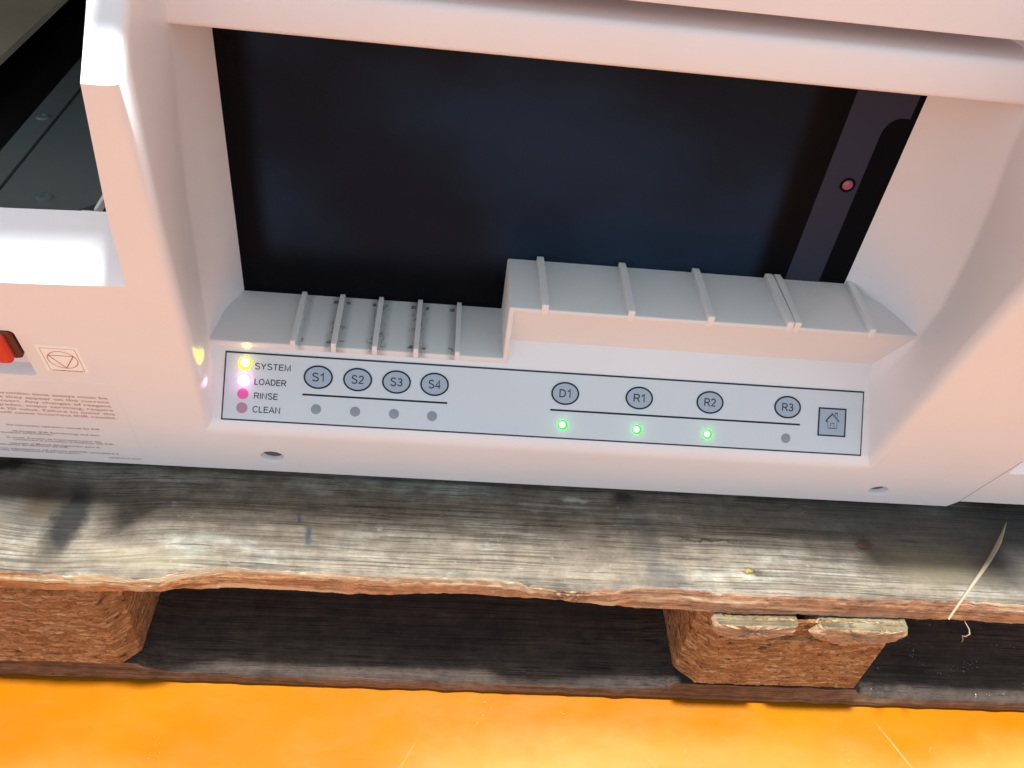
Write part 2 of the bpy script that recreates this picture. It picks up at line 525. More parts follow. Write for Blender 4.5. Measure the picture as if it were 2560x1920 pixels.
        zz = t.math("ADD", Z, t.math("MULTIPLY", t.math("SUBTRACT", t.noise(26, (0.5, 1, 0.2), detail=3), 0.5), 0.016))
        c = t.mix(t.math("MULTIPLY", t.sstep(zz, 0.1362, 0.1370), t.math("MULTIPLY", t.sstep(t.math("ABSOLUTE", t.math("ADD", X, 0.05)), 0.10, 0.14, 1, 0), 0.8)), c, (0.50, 0.41, 0.30))
        kn2 = t.spot(0.1005, 0.0, 0.016, 9.0, lo=0.4, hi=1.1)
        c = t.mix(t.math("MULTIPLY", kn2, t.math("MULTIPLY", t.sstep(t.noise(300, detail=4), 0.42, 0.56), 0.7)), c, (0.10, 0.04, 0.03))
    if specks:
        w_ = t.math("MULTIPLY", t.sstep(t.noise(420, detail=4, rough=0.7), 0.60, 0.66), t.sstep(t.noise(36, (1, 2, 1)), 0.55, 0.66))
        c = t.mix(t.math("MULTIPLY", t.math("MULTIPLY", w_, t.sstep(X, 0.34, 0.37)), 0.9), c, (0.62, 0.63, 0.70))
    t.set(Base_Color=c, Roughness=0.82, Specular_IOR_Level=0.2)
    h = t.math("ADD", t.math("MULTIPLY", grain, -0.8), t.math("MULTIPLY", fine, -0.6))
    t.bump(t.math("ADD", h, t.math("MULTIPLY", dust, 0.4)), 0.65, 0.0012)
    return t.m


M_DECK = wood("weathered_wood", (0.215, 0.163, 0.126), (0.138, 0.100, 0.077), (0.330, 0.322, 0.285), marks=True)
M_EDGE = wood("split_raw_wood", (0.56, 0.36, 0.235), (0.46, 0.27, 0.165), (0.60, 0.48, 0.36), fresh=True)
M_LOW = wood("dark_brown_wood", (0.078, 0.051, 0.041), (0.048, 0.032, 0.028), (0.090, 0.066, 0.052), specks=True)  # darker tone than the deck board
M_LOWEDGE = wood("dark_raw_wood", (0.20, 0.115, 0.075), (0.14, 0.075, 0.048), (0.30, 0.24, 0.17))  # darker tone than the deck's split edge

t = NT("pressed_chip_wood")
wv = t.noise(40, detail=3, color=True)
w = t.vadd(t.co, t.vmul((0.010, 0.010, 0.006), wv))
fl = t.voro(250, (0.42, 0.6, 1.5), vec=w, out="Color")
s2 = t.n.new("ShaderNodeSeparateColor")
t.l.new(fl, s2.inputs[0])
edge = t.voro(250, (0.42, 0.6, 1.5), feature="DISTANCE_TO_EDGE", vec=w)
fine = t.noise(420, (0.5, 1, 1.3), detail=6, rough=0.75)
c = t.ramp(s2.outputs[0], [(0.0, (0.30, 0.130, 0.052)), (0.45, (0.44, 0.210, 0.090)), (0.8, (0.52, 0.275, 0.130)), (1.0, (0.60, 0.37, 0.21))])
c = t.mix(t.math("MULTIPLY", t.sstep(fine, 0.44, 0.66), 0.72), c, (0.12, 0.050, 0.024))
c = t.mix(t.math("MULTIPLY", t.sstep(edge, 0.0, 0.06, 1, 0), 0.4), c, (0.075, 0.030, 0.015))
hole = t.sstep(t.noise(120, (0.8, 1, 1.6), detail=4, rough=0.65), 0.60, 0.68)
c = t.mix(t.math("MULTIPLY", hole, 0.8), c, (0.045, 0.020, 0.012))
pale = t.sstep(t.noise(230, detail=3, vec=t.vadd(t.co, (1, 5, 2))), 0.66, 0.72)
c = t.mix(t.math("MULTIPLY", pale, 0.6), c, (0.60, 0.42, 0.27))
t.set(Base_Color=c, Roughness=0.85, Specular_IOR_Level=0.2)
t.bump(t.math("ADD", t.math("SUBTRACT", t.math("MULTIPLY", s2.outputs[1], 0.6), t.math("MULTIPLY", hole, 1.0)), t.math("MULTIPLY", fine, 1.1)), 0.9, 0.0022)
M_CHIP = t.m
M_LIP = M_CHIP.copy()
M_LIP.name = "pale_pressed_chip_wood"
_n, _l = M_LIP.node_tree.nodes, M_LIP.node_tree.links
_b = _n["Principled BSDF"]
_mx = _n.new("ShaderNodeMix")
_mx.data_type = "RGBA"
_mx.inputs[0].default_value = 0.36
_l.new(_b.inputs["Base Color"].links[0].from_socket, _mx.inputs[6])
_mx.inputs[7].default_value = (0.66, 0.47, 0.34, 1)
_l.new(_mx.outputs[2], _b.inputs["Base Color"])
M_CHIPTOP = wood("pale_chip_edge", (0.25, 0.19, 0.115), (0.13, 0.085, 0.05), (0.34, 0.29, 0.20))

pallet = empty("pallet", (0.05, 0.0, 0.0))
pallet.matrix_world = Matrix.Translation((0.05, 0.0, 0.0))
tag(pallet, "worn grey wooden pallet on the orange floor carrying the analyser", "pallet")
OFF = Vector((-0.05, 0, 0))


def plink(name, bm, mats, smooth=None, parent=None):
    bmesh.ops.translate(bm, verts=bm.verts, vec=OFF)
    # keep material space equal to world space: move the child back
    o = link(name, bm, mats, None, smooth)
    me = o.data
    me.transform(Matrix.Translation(-OFF))
    o.parent = parent or pallet
    if parent is None:
        o.location = OFF
    return o


FRONT_Y = [(-0.75, 0.0), (-0.5, 0.004), (-0.33, -0.001), (-0.268, -0.002), (-0.24, -0.0031), (-0.225, -0.0031), (-0.208, -0.0019), (-0.19, -0.0028),
           (-0.183, -0.0036), (-0.172, -0.0020), (-0.162, 0.0018), (-0.150, 0.0048), (-0.14, 0.0067), (-0.125, 0.0078), (-0.08, 0.007), (-0.03, 0.0066),
           (0.035, 0.0078), (0.061, 0.0072), (0.077, 0.0026), (0.1, 0.0012), (0.124, 0.0029), (0.149, 0.0054), (0.177, 0.0066), (0.2, 0.0050),
           (0.222, 0.0039), (0.289, 0.0046), (0.358, 0.0056), (0.393, 0.0066), (0.43, 0.0051), (0.6, 0.004), (0.75, 0.006)]
BOT_Z = [(-0.75, 0.122), (-0.3, 0.1240), (-0.251, 0.125), (-0.229, 0.1255), (-0.208, 0.1240), (-0.184, 0.1285), (-0.17, 0.1270), (-0.143, 0.121),
         (-0.08, 0.1210), (-0.05, 0.1204), (-0.018, 0.1219), (0.005, 0.1236), (0.03, 0.1245), (0.06, 0.1237), (0.08, 0.1305), (0.094, 0.1315),
         (0.111, 0.1288), (0.128, 0.1245), (0.154, 0.1192), (0.18, 0.1180), (0.204, 0.1197), (0.26, 0.1198), (0.39, 0.1190), (0.75, 0.120)]


def deck_board(y0, y1, prof=True):
    bm = bmesh.new()
    N = 1000
    rows = []
    xs = [-0.75 + 1.5 * i / N for i in range(N + 1)]
    nz = lambda x, y, z, s: noise.noise(Vector((x, y, z)) * s)
    ft = [(lerp_table(FRONT_Y, x) if prof else y0) + 0.0008 * nz(x, 0.3, 1, 110) + 0.0004 * nz(x, 2, 5, 420) for x in xs]
    zb = [lerp_table(BOT_Z, x) + 0.0004 * nz(x, 4, 2, 150) for x in xs]
    # top, from back to front, dropping a little at the worn front edge
    for v in (1.0, 0.8, 0.6, 0.45, 0.32, 0.22, 0.15, 0.10, 0.065, 0.04, 0.022, 0.009, 0.0):
        row = []
        for i, x in enumerate(xs):
            y = ft[i] + (y1 - ft[i]) * v
            z = 0.144 + 0.0007 * nz(x, y, 0, 14) + 0.0003 * nz(x * 0.1, y, 9, 300)
            if v < 0.03:
                z -= 0.0014 * (1 - v / 0.03) ** 2 * (1 + nz(x, 7, 7, 90))
            row.append((x, y, z))
        rows.append(row)
    grid(bm, rows)
    top = rows[-1]
    fr = []
    for k in range(0, 11):
        s = k / 10
        fr.append([(x, ft[i] + 0.0012 * sin(s * 3.1) * -0.6 + 0.0006 * nz(x * 0.10, 3, s * 0.030 + 0.5, 210) * (0 if k == 0 else 1) + 0.0004 * nz(x * 0.3, 8, s * .03, 500) * (0 if k == 0 else 1),
                    top[i][2] + (zb[i] - top[i][2]) * s) for i, x in enumerate(xs)])
    grid(bm, fr, mi=1)
    last = fr[-1]
    grid(bm, [last, [(x, y1, 0.121) for x in xs], [(x, y1, 0.144) for x in xs]], mi=1)
    bmesh.ops.remove_doubles(bm, verts=bm.verts, dist=1e-5)
    return bm


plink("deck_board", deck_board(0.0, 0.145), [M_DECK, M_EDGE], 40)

# lower board with chamfers between the blocks
bm = bmesh.new()
rows = []
BL = [(-0.375, -0.2045), (0.2014, 0.3480)]
XS = [-0.75 + 1.5 * i / 700 for i in range(701)]


def chamfer(x):
    """0 under a block, 1 in the middle of a gap, curving near the block"""
    d = 1.0
    for a, b in BL + [(-1.0, -0.73), (0.73, 1.0)]:
        if a <= x <= b:
            return 0.0
        e = min(abs(x - a), abs(x - b))
        d = min(d, e)
    q = min(1.0, d / 0.035)
    return math.sqrt(max(0.0, 1 - (1 - q) ** 2))


prof_rows = [[] for _ in range(8)]
for x in XS:
    c = chamfer(x)
    n1 = noise.noise(Vector((x * 60, 1, 0))) * 0.0009
    n2 = noise.noise(Vector((x * 200, 5, 0))) * 0.0006
    yf = 0.0022 - 0.004 * (x + 0.3) / 0.8 + n1 * 1.3
    zf = 0.0255 - 0.0105 * c + n2
    zt = 0.0260 - 0.0025 * c
    yc = yf + 0.0006 + 0.0135 * c
    pts = [(yf + 0.0015, 0.0005), (yf, 0.004 + n2), (yf + n1, zf * 0.6), (yf + 0.0004, zf), (yf + (yc - yf) * 0.5, zf + (zt - zf) * 0.62 + n2), (yc, zt), (0.07, zt + 0.0004), (0.145, zt)]
    for r, p in zip(prof_rows, pts):
        r.append((x, *p))
grid(bm, prof_rows[:4], mi=1)
grid(bm, prof_rows[3:], mi=0)
bmesh.ops.remove_doubles(bm, verts=bm.verts, dist=1e-6)
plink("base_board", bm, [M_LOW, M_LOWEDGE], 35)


def block(x0, x1, seed, chl=0.014, chr_=0.012, dep=0.145, groove=None):
    bm = bmesh.new()
    out = []
    def seg(a, b, n):
        for i in range(n):
            out.append((a[0] + (b[0] - a[0]) * i / n, a[1] + (b[1] - a[1]) * i / n))
    seg((x0, dep), (x0, 0.013), 40)
    seg((x0, 0.013), (x0 + chl, 0.0), 14)
    seg((x0 + chl, 0.0), (x1 - chr_, 0.0), 90)
    seg((x1 - chr_, 0.0), (x1, 0.011), 12)
    seg((x1, 0.011), (x1, dep), 40)
    out.append((x1, dep))
    rows = []
    Z = 60
    for k in range(Z + 1):
        z = 0.0265 + (0.1195 - 0.0265) * k / Z
        r = []
        for (x, y) in out:
            d = 0.0007 * noise.noise(Vector((x * 120, y * 120, z * 260 + seed))) + 0.0008 * noise.noise(Vector((x * 380, y * 380, z * 700 + seed)))
            edge_in = 0.0015 * (1 if k in (0, Z) else 0)
            if groove and y < 0.002 and 0.0945 < z < 0.0985 and x > groove:
                edge_in += 0.0055
            r.append((x + d * 0.5, y + d + edge_in, z))
        rows.append(r)
    grid(bm, rows)
    return bm


plink("block", block(-0.375, -0.2045, 3), M_CHIP, 50)
plink("block", block(0.2014, 0.3480, 11, 0.015, 0.003, groove=0.2185), M_CHIP, 50)

def split_piece(pts, yf, seed, zt=0.1188):
    """broken lip of pressed wood standing proud of the block, pale on top"""
    bm = bmesh.new()
    dense = []
    for i in range(len(pts)):
        a, b = pts[i], pts[(i + 1) % len(pts)]
        m = max(2, int(math.hypot(b[0] - a[0], b[1] - a[1]) / 0.0016))
        for k in range(m):
            x, z = a[0] + (b[0] - a[0]) * k / m, a[1] + (b[1] - a[1]) * k / m
            q = 0.0010 * noise.noise(Vector((x * 300, z * 300, seed))) + 0.0008 * noise.noise(Vector((x * 900, z * 900, seed)))
            dense.append((x + q, min(z + q, zt)))
    cx = sum(p[0] for p in dense) / len(dense)
    cz = sum(p[1] for p in dense) / len(dense)
    rows = []
    for y, s in ((0.012, 1.0), (yf + 0.0035, 1.0), (yf + 0.0012, 0.975), (yf, 0.91), (yf - 0.0004, 0.6), (yf, 0.02)):
        rows.append([(cx + (x - cx) * s, y + 0.0009 * noise.noise(Vector((x * 400, s * 8, z * 400))), cz + (z - cz) * s) for x, z in dense])
    grid(bm, rows, close=True)
    bm.faces.ensure_lookup_table()
    for f in bm.faces:
        f.normal_update()
        if abs(f.normal.z) > 0.7 and f.calc_center_median().z > zt - 0.003:
            f.material_index = 1
    return bm


tag(plink("split_lip", split_piece([(0.2095, 0.1188), (0.2690, 0.1188), (0.2680, 0.110), (0.2590, 0.1040), (0.2500, 0.0995), (0.2210, 0.0990), (0.2120, 0.1040), (0.2065, 0.112)], -0.0048, 4), [M_LIP, M_CHIPTOP], 50))
tag(plink("split_lip", split_piece([(0.2860, 0.1188), (0.3500, 0.1188), (0.3520, 0.112), (0.3470, 0.1040), (0.3380, 0.1000), (0.3000, 0.0985), (0.2850, 0.1040), (0.2800, 0.109)], -0.0052, 9), [M_LIP, M_CHIPTOP], 50))

# nail holes and nail heads in the deck board
def nail(x, y, rx, ry, deep_col, sunk):
    bm = bmesh.new()
    n = 28
    rows = []
    for s, z in ((1.25, 0.1442), (1.05, 0.1450 if not sunk else 0.1447), (0.8, 0.1451 if not sunk else 0.1444), (0.02, 0.1452 if not sunk else 0.1443)):
        rows.append([(x + rx * s * cos(6.2832 * k / n) * (1 + 0.22 * noise.noise(Vector((k * .9, x * 90, 1)))), y + ry * s * sin(6.2832 * k / n) * (1 + 0.22 * noise.noise(Vector((k * .9, x * 90, 4)))), z) for k in range(n)])
    grid(bm, rows, close=True)
    return plink("nail", bm, deep_col, 40)


M_RUST = flat("rusty_nail", (0.075, 0.030, 0.016), 0.7)
M_OLDNAIL = flat("dull_nail", (0.075, 0.055, 0.040), 0.6)
nail(0.2804, 0.0811, 0.0050, 0.0042, M_OLDNAIL, False)
nail(0.3250, 0.0510, 0.0050, 0.0024, M_RUST, False)

# ------------------------------------------------------------------ straw and splinter
def tube(bm, pts, radii, n=8, mi=0):
    rows = []
    for i, p in enumerate(pts):
        p = Vector(p)
        d = (Vector(pts[min(i + 1, len(pts) - 1)]) - Vector(pts[max(i - 1, 0)])).normalized()
        a = d.cross(Vector((0, 0, 1))).normalized()
        b = d.cross(a)
        rows.append([p + (a * cos(6.2832 * k / n) + b * sin(6.2832 * k / n) * 0.6) * radii[i] for k in range(n)])
    grid(bm, rows, close=True)


t = NT("dry_straw")
g = t.noise(900, (1, 0.1, 1), detail=3)
t.set(Base_Color=t.mix(g, (0.20, 0.145, 0.095), (0.32, 0.245, 0.165)), Roughness=0.7)
M_STRAW = t.m
bm = bmesh.new()
A, B = Vector((0.4479, 0.0776, 0.1462)), Vector((0.3715, -0.0075, 0.1395))
pts, rad = [], []
for i in range(25):
    s = i / 24
    p = A.lerp(B, s)
    p.z = 0.1462 + 0.0045 * sin(s * 2.6) - (0.0085 * max(0, s - 0.84) / 0.16)
    p.x += 0.0025 * sin(s * 4.5)
    pts.append(p)
    rad.append(0.0004 + 0.0013 * (min(1, s / 0.25) if s < 0.3 else 1 - 0.75 * (s - 0.3) / 0.7))
tube(bm, pts, rad)
tag(link("straw", bm, M_STRAW, smooth=60), "long dry straw lying aslant over the front edge of the pallet", "straw")
bm = bmesh.new()
pts = [Vector((0.392, 0.0015, 0.1250)), Vector((0.3945, -0.0035, 0.1225)), Vector((0.3955, -0.0055, 0.1195)), Vector((0.3938, -0.0058, 0.1165)), Vector((0.3925, -0.0045, 0.1150)), Vector((0.3950, -0.0050, 0.1100)), Vector((0.3962, -0.0040, 0.1060))]
tube(bm, pts, [0.0002, 0.0005, 0.0006, 0.0005, 0.0006, 0.0005, 0.0002])
tag(link("wood_splinter", bm, M_STRAW, smooth=60), "small curled splinter hanging under the deck edge below the straw", "splinter")

# ------------------------------------------------------------------ analyser
ana = empty("laboratory_analyser", (0.085, 0.25, 0.144))
tag(ana, "ivory laboratory analyser with dark screen standing on the wooden pallet", "laboratory analyser")
BASE = Vector((0.085, 0.25, 0.144))


def part(name, bm, mats, smooth=None, parent=None, label=None):
    o = link(name, bm, mats, None, smooth)
    if parent is None:
        o.parent = ana
        o.location = -BASE           # meshes are written in world coordinates
    else:
        o.parent = parent
    if label:
        o["label"] = label
    return o


ZB, SB = 0.468, 0.3255                   # bend of the arms
XL = lambda s: -0.1470 + (s - 0.054) * 0.0290       # left fold of the screen recess
XR = lambda s: 0.3130 + (s - 0.054) * 0.0210        # right fold
RF = 0.0075
SE = 0.0545
W = PANEL.v
fpt = lambda x, s, h=0: FRONT(x, s, h)

bm = bmesh.new()
# front face with all its openings
out = [(-0.75, 0.0), (0.4015, 0.0), (0.4075, 0.0088), (0.75, 0.0088), (0.75, 0.0535), (0.4205, 0.0535), (0.4205, SB)]
out += [(XR(s) + RF, s) for s in (SB, 0.25, 0.17, 0.10)]
out += [(XR(SE) + RF, SE - RF), (XL(SE) - RF, SE - RF)]
out += [(XL(s) - RF, s) for s in (0.10, 0.17, 0.25, SB)]
out += [(-0.1556, SB), (-0.1640, 0.2532), (-0.1682, 0.1950), (-0.2345, 0.1915), (-0.75, 0.1900)]
holes = [ell(-0.1103, 0.0205, 0.0084, 0.0074), ell(0.3376, 0.0184, 0.0075, 0.0066), rrect(-0.345, 0.1045, -0.2425, 0.1490, 0.003)]
slab(bm, FRONT, out, None, 0.0, holes)
# screw recesses: dished, dark far inside
for (cx, cy, rx, ry) in ((-0.1103, 0.0205, 0.0084, 0.0074), (0.3376, 0.0184, 0.0075, 0.0066)):
    rows = [[fpt(a, b, -h) for a, b in ell(cx, cy, rx * s, ry * s)] for s, h in ((1, 0), (0.94, 0.0012), (0.92, 0.004), (0.90, 0.0065))]
    grid(bm, rows, close=True)
rows = [[fpt(a, b, -h) for a, b in rrect(-0.345 + s, 0.1045 + s, -0.2425 - s, 0.1490 - s, 0.003)] for s, h in ((0, 0), (0.0004, 0.001), (0.001, 0.009), (0.012, 0.0092))]
grid(bm, rows, close=True)
slab(bm, FRONT, rrect(-0.333, 0.1165, -0.2545, 0.137, 0.003), None, -0.0092)
# fillets round the recess
NB = 8
bez = lambda p0, p1, p2: [p0 * (1 - k / NB) ** 2 + p1 * 2 * (k / NB) * (1 - k / NB) + p2 * (k / NB) ** 2 for k in range(NB + 1)]
EY = Vector((0, 1, 0))
S_ROWS = (SB, 0.29, 0.25, 0.21, 0.17, 0.13, 0.10, 0.08, 0.066)


def side(sgn):
    xf = XL if sgn < 0 else XR
    fil, wall = [], []
    c0 = fpt(xf(SE), SE)
    corner = bez(fpt(xf(SE) + sgn * RF, SE - RF), c0, c0 + W * RF * 1.1)
    rws = []
    for s in S_ROWS:
        e = fpt(xf(s), s)
        rws.append(bez(fpt(xf(s) + sgn * RF, s), e, e + EY * RF * 1.25))
    grid(bm, rws + [corner])
    # slope above the bend keeps the same fillet
    up = []
    for z in (ZB, 0.50, 0.56, 0.62):
        yf = 0.0203 + (z - ZB) * math.tan(TILT)
        e = Vector((xf(SB), yf, z))
        up.append(bez(e + Vector((sgn * RF, 0, 0)), e, e + EY * RF * 1.25))
    up[0] = rws[0]
    grid(bm, up)
    # recess wall: fillet end -> Y .1155 -> .152 -> strip to the screen
    strip = -0.1390 if sgn < 0 else 0.2910
    tab = [(0.20, -0.148), (0.25, -0.1515), (0.36, -0.1505), (0.455, -0.1455)] if sgn < 0 else [(0.20, 0.312), (0.25, 0.312), (0.275, 0.323), (0.295, 0.3335), (0.36, 0.332), (0.455, 0.3205)]
    allr = [u[-1] for u in reversed(up[1:])] + [r[-1] for r in rws] + [corner[-1]]
    wr_ = []
    for p in allr:
        z = p.z
        m1 = lerp_table(tab, z)
        y1 = max(0.1155, p.y + 0.01)
        gx = (strip + m1) / 2 + sgn * (0.0025 if sgn < 0 else 0.003)
        g = max(0.150, y1 + 0.022)
        fl_ = 0.003                                  # soft crease where the wall turns in
        a0 = p.lerp(Vector((m1, y1, z)), 0.45)
        ma = Vector((m1, y1, z))
        din = (Vector((gx, g, z)) - ma).normalized()
        dfr = (ma - p).normalized()
        pts = [p, a0] + [q for q in bez(ma - dfr * fl_, ma, ma + din * fl_)]
        pts += [Vector((gx, g, z)), Vector((strip, max(0.1722, g + 0.02), z)), Vector((strip, 0.20, z))]
        wr_.append(pts)
    grid(bm, wr_)
    # arm front above the bend, outer side, back
    xo = -0.1556 if sgn < 0 else 0.4205
    ext = [[u[0], Vector((xo, u[0].y, u[0].z))] for u in up]
    grid(bm, ext)
    o2 = [(0.053 if sgn > 0 else 0.195, xo if sgn > 0 else -0.1682), (0.2532, xo if sgn > 0 else -0.1640), (SB, xo)]
    sd = []
    for s, x in o2:
        p = fpt(x, s)
        sd.append([p, Vector((x, 0.34, p.z))])
    for u in up[1:]:
        sd.append([Vector((xo, u[0].y, u[0].z)), Vector((xo, 0.34, u[0].z))])
    grid(bm, sd)
    return corner


cl, cr = side(-1), side(1)
# fillet along the bottom of the recess, then the tilted panel bed
n = 24
rows = []
for k in range(n + 1):
    if k == 0:
        rows.append(cl)
    elif k == n:
        rows.append(cr)
    else:
        x = XL(SE) + (XR(SE) - XL(SE)) * k / n
        xo = (XL(SE) - RF) + (XR(SE) - XL(SE) + 2 * RF) * k / n
        e = fpt(x, SE)
        rows.append(bez(fpt(xo, SE - RF), e, e + W * RF * 1.1))
grid(bm, rows)
slab(bm, PANEL, [(-0.158, 0.0075), (0.326, 0.0075), (0.326, 0.0800), (0.0480, 0.0800), (0.0480, 0.0565), (-0.158, 0.0565)], None, 0.0)
# sills of the side openings
def sill(x0, x1, s0, xr_top=None, depth=0.028):
    p0, p1 = fpt(x0, s0[0]), fpt(x1, s0[1])
    rws = []
    for y, z in ((0, 0), (0.0012, 0.0024), (0.0030, 0.0047), (0.0060, 0.0082), (depth, depth * 1.04), (depth + 0.0003, depth * 1.04 - 0.02)):
        rws.append([p0 + Vector((0, y, z)), p1 + Vector((0 if x1 > 0 else 0, y, z))])
    grid(bm, rws)


sill(-0.75, -0.2345, (0.1900, 0.1915))
sill(-0.2345, -0.1640, (0.1915, 0.1952))
sill(0.4205, 0.75, (0.0535, 0.0535))
# seam between the two front covers, bottom and sides
for q in ((-0.75, 0.4015, 0.0), (0.4075, 0.75, 0.0088)):
    a, b = fpt(q[0], q[2]), fpt(q[1], q[2])
    grid(bm, [[a, b], [a + Vector((0, 0.42, 0.0)), b + Vector((0, 0.42, 0.0))]])
a, b = fpt(0.4015, 0), fpt(0.4075, 0.0088)
grid(bm, [[a, b], [a + Vector((0, 0.4, 0)), b + Vector((0, 0.4, 0))]])
grid(bm, [[Vector((x, 0.51, 0.15)), Vector((x, 0.51, 0.75))] for x in (-0.75, 0.75)])
bmesh.ops.remove_doubles(bm, verts=bm.verts, dist=3e-5)
housing = part("housing", bm, M_BODY, 26)

for (cx, cy, rx, ry) in ((-0.1103, 0.0205, 0.0084, 0.0074), (0.3376, 0.0184, 0.0075, 0.0066)):
    sb = bmesh.new()
    rows = [[fpt(a, b, -h) for a, b in ell(cx, cy, rx * s_, ry * s_)] for s_, h in ((0.93, 0.0066), (0.90, 0.0046), (0.55, 0.0040), (0.01, 0.0040))]
    grid(sb, rows, close=True)
    part("screw", sb, flat("dark_screw", (0.11, 0.085, 0.08), 0.5), 60)

# seam line between covers: a thin darker strip laid on the face
bm = bmesh.new()
slab(bm, FRONT, bar((0.4072, 0.0088), (0.4207, 0.0720), 0.0005), 0.00002, 0.00012)
part("cover_seam", bm, flat("seam_line_brown", (0.33, 0.28, 0.26), 0.8))
for x in (-0.55, 0.60):
    for y in (0.13, 0.45):
        bm = bmesh.new()
        box(bm, (x - 0.02, y - 0.02, 0.1446), (x + 0.02, y + 0.02, 0.152 if x < 0 else 0.158), 0.001)
        if x < 0.3 and y < 0.145:
            part("foot", bm, M_BLACK)
        else:
            bm.free()

# ---- shelf with its ribs
bm = bmesh.new()
SY, SCR = 0.1155, 0.1716
box(bm, (-0.1560, SY, 0.2432), (0.0475, SCR + 0.03, 0.2480), 0.0012, 3)
# high step: top, left cheek and an undercut front wall behind a thin lip
box(bm, (0.0462, SY, 0.2890), (0.3360, SCR + 0.03, 0.2925), 0.0010, 3)
box(bm, (0.0460, SY + 0.0001, 0.2400), (0.0496, SCR + 0.03, 0.2922), 0.0011, 3)
rows = [[Vector((x, SY + 0.0006 + 0.0005, 0.2893)) for x in (0.0490, 0.336)], [Vector((x, SY + 0.0135, 0.2500)) for x in (0.0490, 0.336)]]
grid(bm, rows)
shelf = part("rack_shelf", bm, M_SHELF, 30)


def rib(x0, x1, zs, hgt, yoff=0.0, w=0.0030, label=None):
    """one guide rib: rounded top at the back, square foot at the front edge"""
    bm = bmesh.new()
    prof = [(SY - 0.0004, zs - 0.0040), (SY - 0.0004, zs + hgt * 0.72), (SY + 0.0006, zs + hgt * 0.80), (SY + 0.012, zs + hgt * 0.88),
            (SCR - 0.008, zs + hgt), (SCR - 0.003, zs + hgt), (SCR - 0.0012, zs + hgt * 0.85), (SCR - 0.0006, zs + hgt * 0.5), (SCR - 0.0006, zs - 0.0005), (SY + 0.004, zs - 0.0005)]
    L, Rr = [], []
    for y, z in prof:
        s = (y - SY) / (SCR - SY)
        x = x0 + (x1 - x0) * s
        L.append(bm.verts.new((x - w / 2, y, z)))
        Rr.append(bm.verts.new((x + w / 2, y, z)))
    n = len(prof)
    for i in range(n):
        j = (i + 1) % n
        bm.faces.new((L[i], L[j], Rr[j], Rr[i]))
    bm.faces.new(L)
    bm.faces.new(list(reversed(Rr)))
    bmesh.ops.bevel(bm, geom=[e for e in bm.edges], offset=0.0005, segments=2, profile=0.5, affect="EDGES", clamp_overlap=True)
    return part("rib", bm, M_BODY if False else M_RIB, 40, parent=shelf, label=label)


M_RIB = plastic("ivory_plastic_rib", (0.78, 0.76, 0.77))
for x in (-0.0963, -0.0692, -0.0416, -0.0136, 0.0146):
    rib(x, x + 0.0003, 0.2480, 0.0047, w=0.0034)
for x0, x1 in ((0.0696, 0.0684), (0.1273, 0.1265), (0.1812, 0.1795), (0.2359, 0.2330), (0.2411, 0.2392), (0.2938, 0.2940)):
    rib(x0, x1, 0.2925, 0.0055 if x0 < 0.28 else 0.0042, w=0.0046)

# ---- bezel over the screen
bm = bmesh.new()
prof = [(0.2, 0.4585), (0.119, 0.4578), (0.1168, 0.4581), (0.1156, 0.4592), (0.1150, 0.4612), (0.1172, 0.4765), (0.1176, 0.4788), (0.1187, 0.4804), (0.1205, 0.4814),
        (0.135, 0.4818), (0.160, 0.4830), (0.30, 0.4850)]
grid(bm, [[Vector((x, y, z)) for y, z in prof] for x in (-0.1540, 0.0, 0.15, 0.3300)])
bezel = part("display_bezel", bm, M_BODY, 40)

# ---- lid above
bm = bmesh.new()
LZ0 = 0.4935
prof = [(0.40, LZ0 + 0.003), (0.135, LZ0 + 0.003), (0.1155, LZ0 + 0.0008), (0.1132, LZ0), (0.1118, LZ0 + 0.0006), (0.1112, LZ0 + 0.0020), (0.1180, 0.5240), (0.1170, 0.5280), (0.0270, 0.700), (0.0285, 0.7045), (0.033, 0.7062), (0.5, 0.725)]
grid(bm, [[Vector((x, y, z)) for y, z in prof] for x in (-0.1180, -0.05, 0.3, 0.75)])
part("lid", bm, M_BODY, 40)
bm = bmesh.new()
prof = [(0.40, 0.462), (0.158, 0.460), (0.154, 0.458), (0.152, 0.461), (0.110, 0.56), (0.0450, 0.700), (0.0465, 0.7045), (0.051, 0.7062), (0.5, 0.725)]
grid(bm, [[Vector((x, y, z)) for y, z in prof] for x in (-0.75, -0.4, -0.1190)])
part("unseen_shade_hood", bm, M_BODY, 40)  # unseen hood, added to set the shade edge on the sill

# ---- screen
t = NT("dark_display_glass")
X, Y, Z = t.xyz()
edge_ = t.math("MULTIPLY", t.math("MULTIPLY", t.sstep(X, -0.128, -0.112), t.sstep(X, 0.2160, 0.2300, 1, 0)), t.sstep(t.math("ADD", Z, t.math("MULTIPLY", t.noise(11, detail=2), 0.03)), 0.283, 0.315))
painted_sheen = t.sstep(t.noise(5.5, (1, 1, 1.3), detail=3, rough=0.5, vec=t.vadd(t.co, (0.30, 0, 0.13))), 0.36, 0.66)  # blue clouding, faded at the edges, paints a reflection into the glass
c = t.mix(painted_sheen, (0.0100, 0.0140, 0.0220), (0.0150, 0.0290, 0.0560))
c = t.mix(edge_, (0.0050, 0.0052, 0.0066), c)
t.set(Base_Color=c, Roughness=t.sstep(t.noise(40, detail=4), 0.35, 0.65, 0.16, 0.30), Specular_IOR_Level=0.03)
M_LCD = t.m
M_GLASS = flat("black_display_frame", (0.0048, 0.0050, 0.0064), 0.2, 0.02)
M_STRIP = flat("grey_blue_strip", (0.034, 0.037, 0.060), 0.35, 0.05)
M_PINK = flat("pink_lamp_lens", (0.30, 0.075, 0.12), 0.3, 0.5)
SF = WALL(0.1716)
bm = bmesh.new()
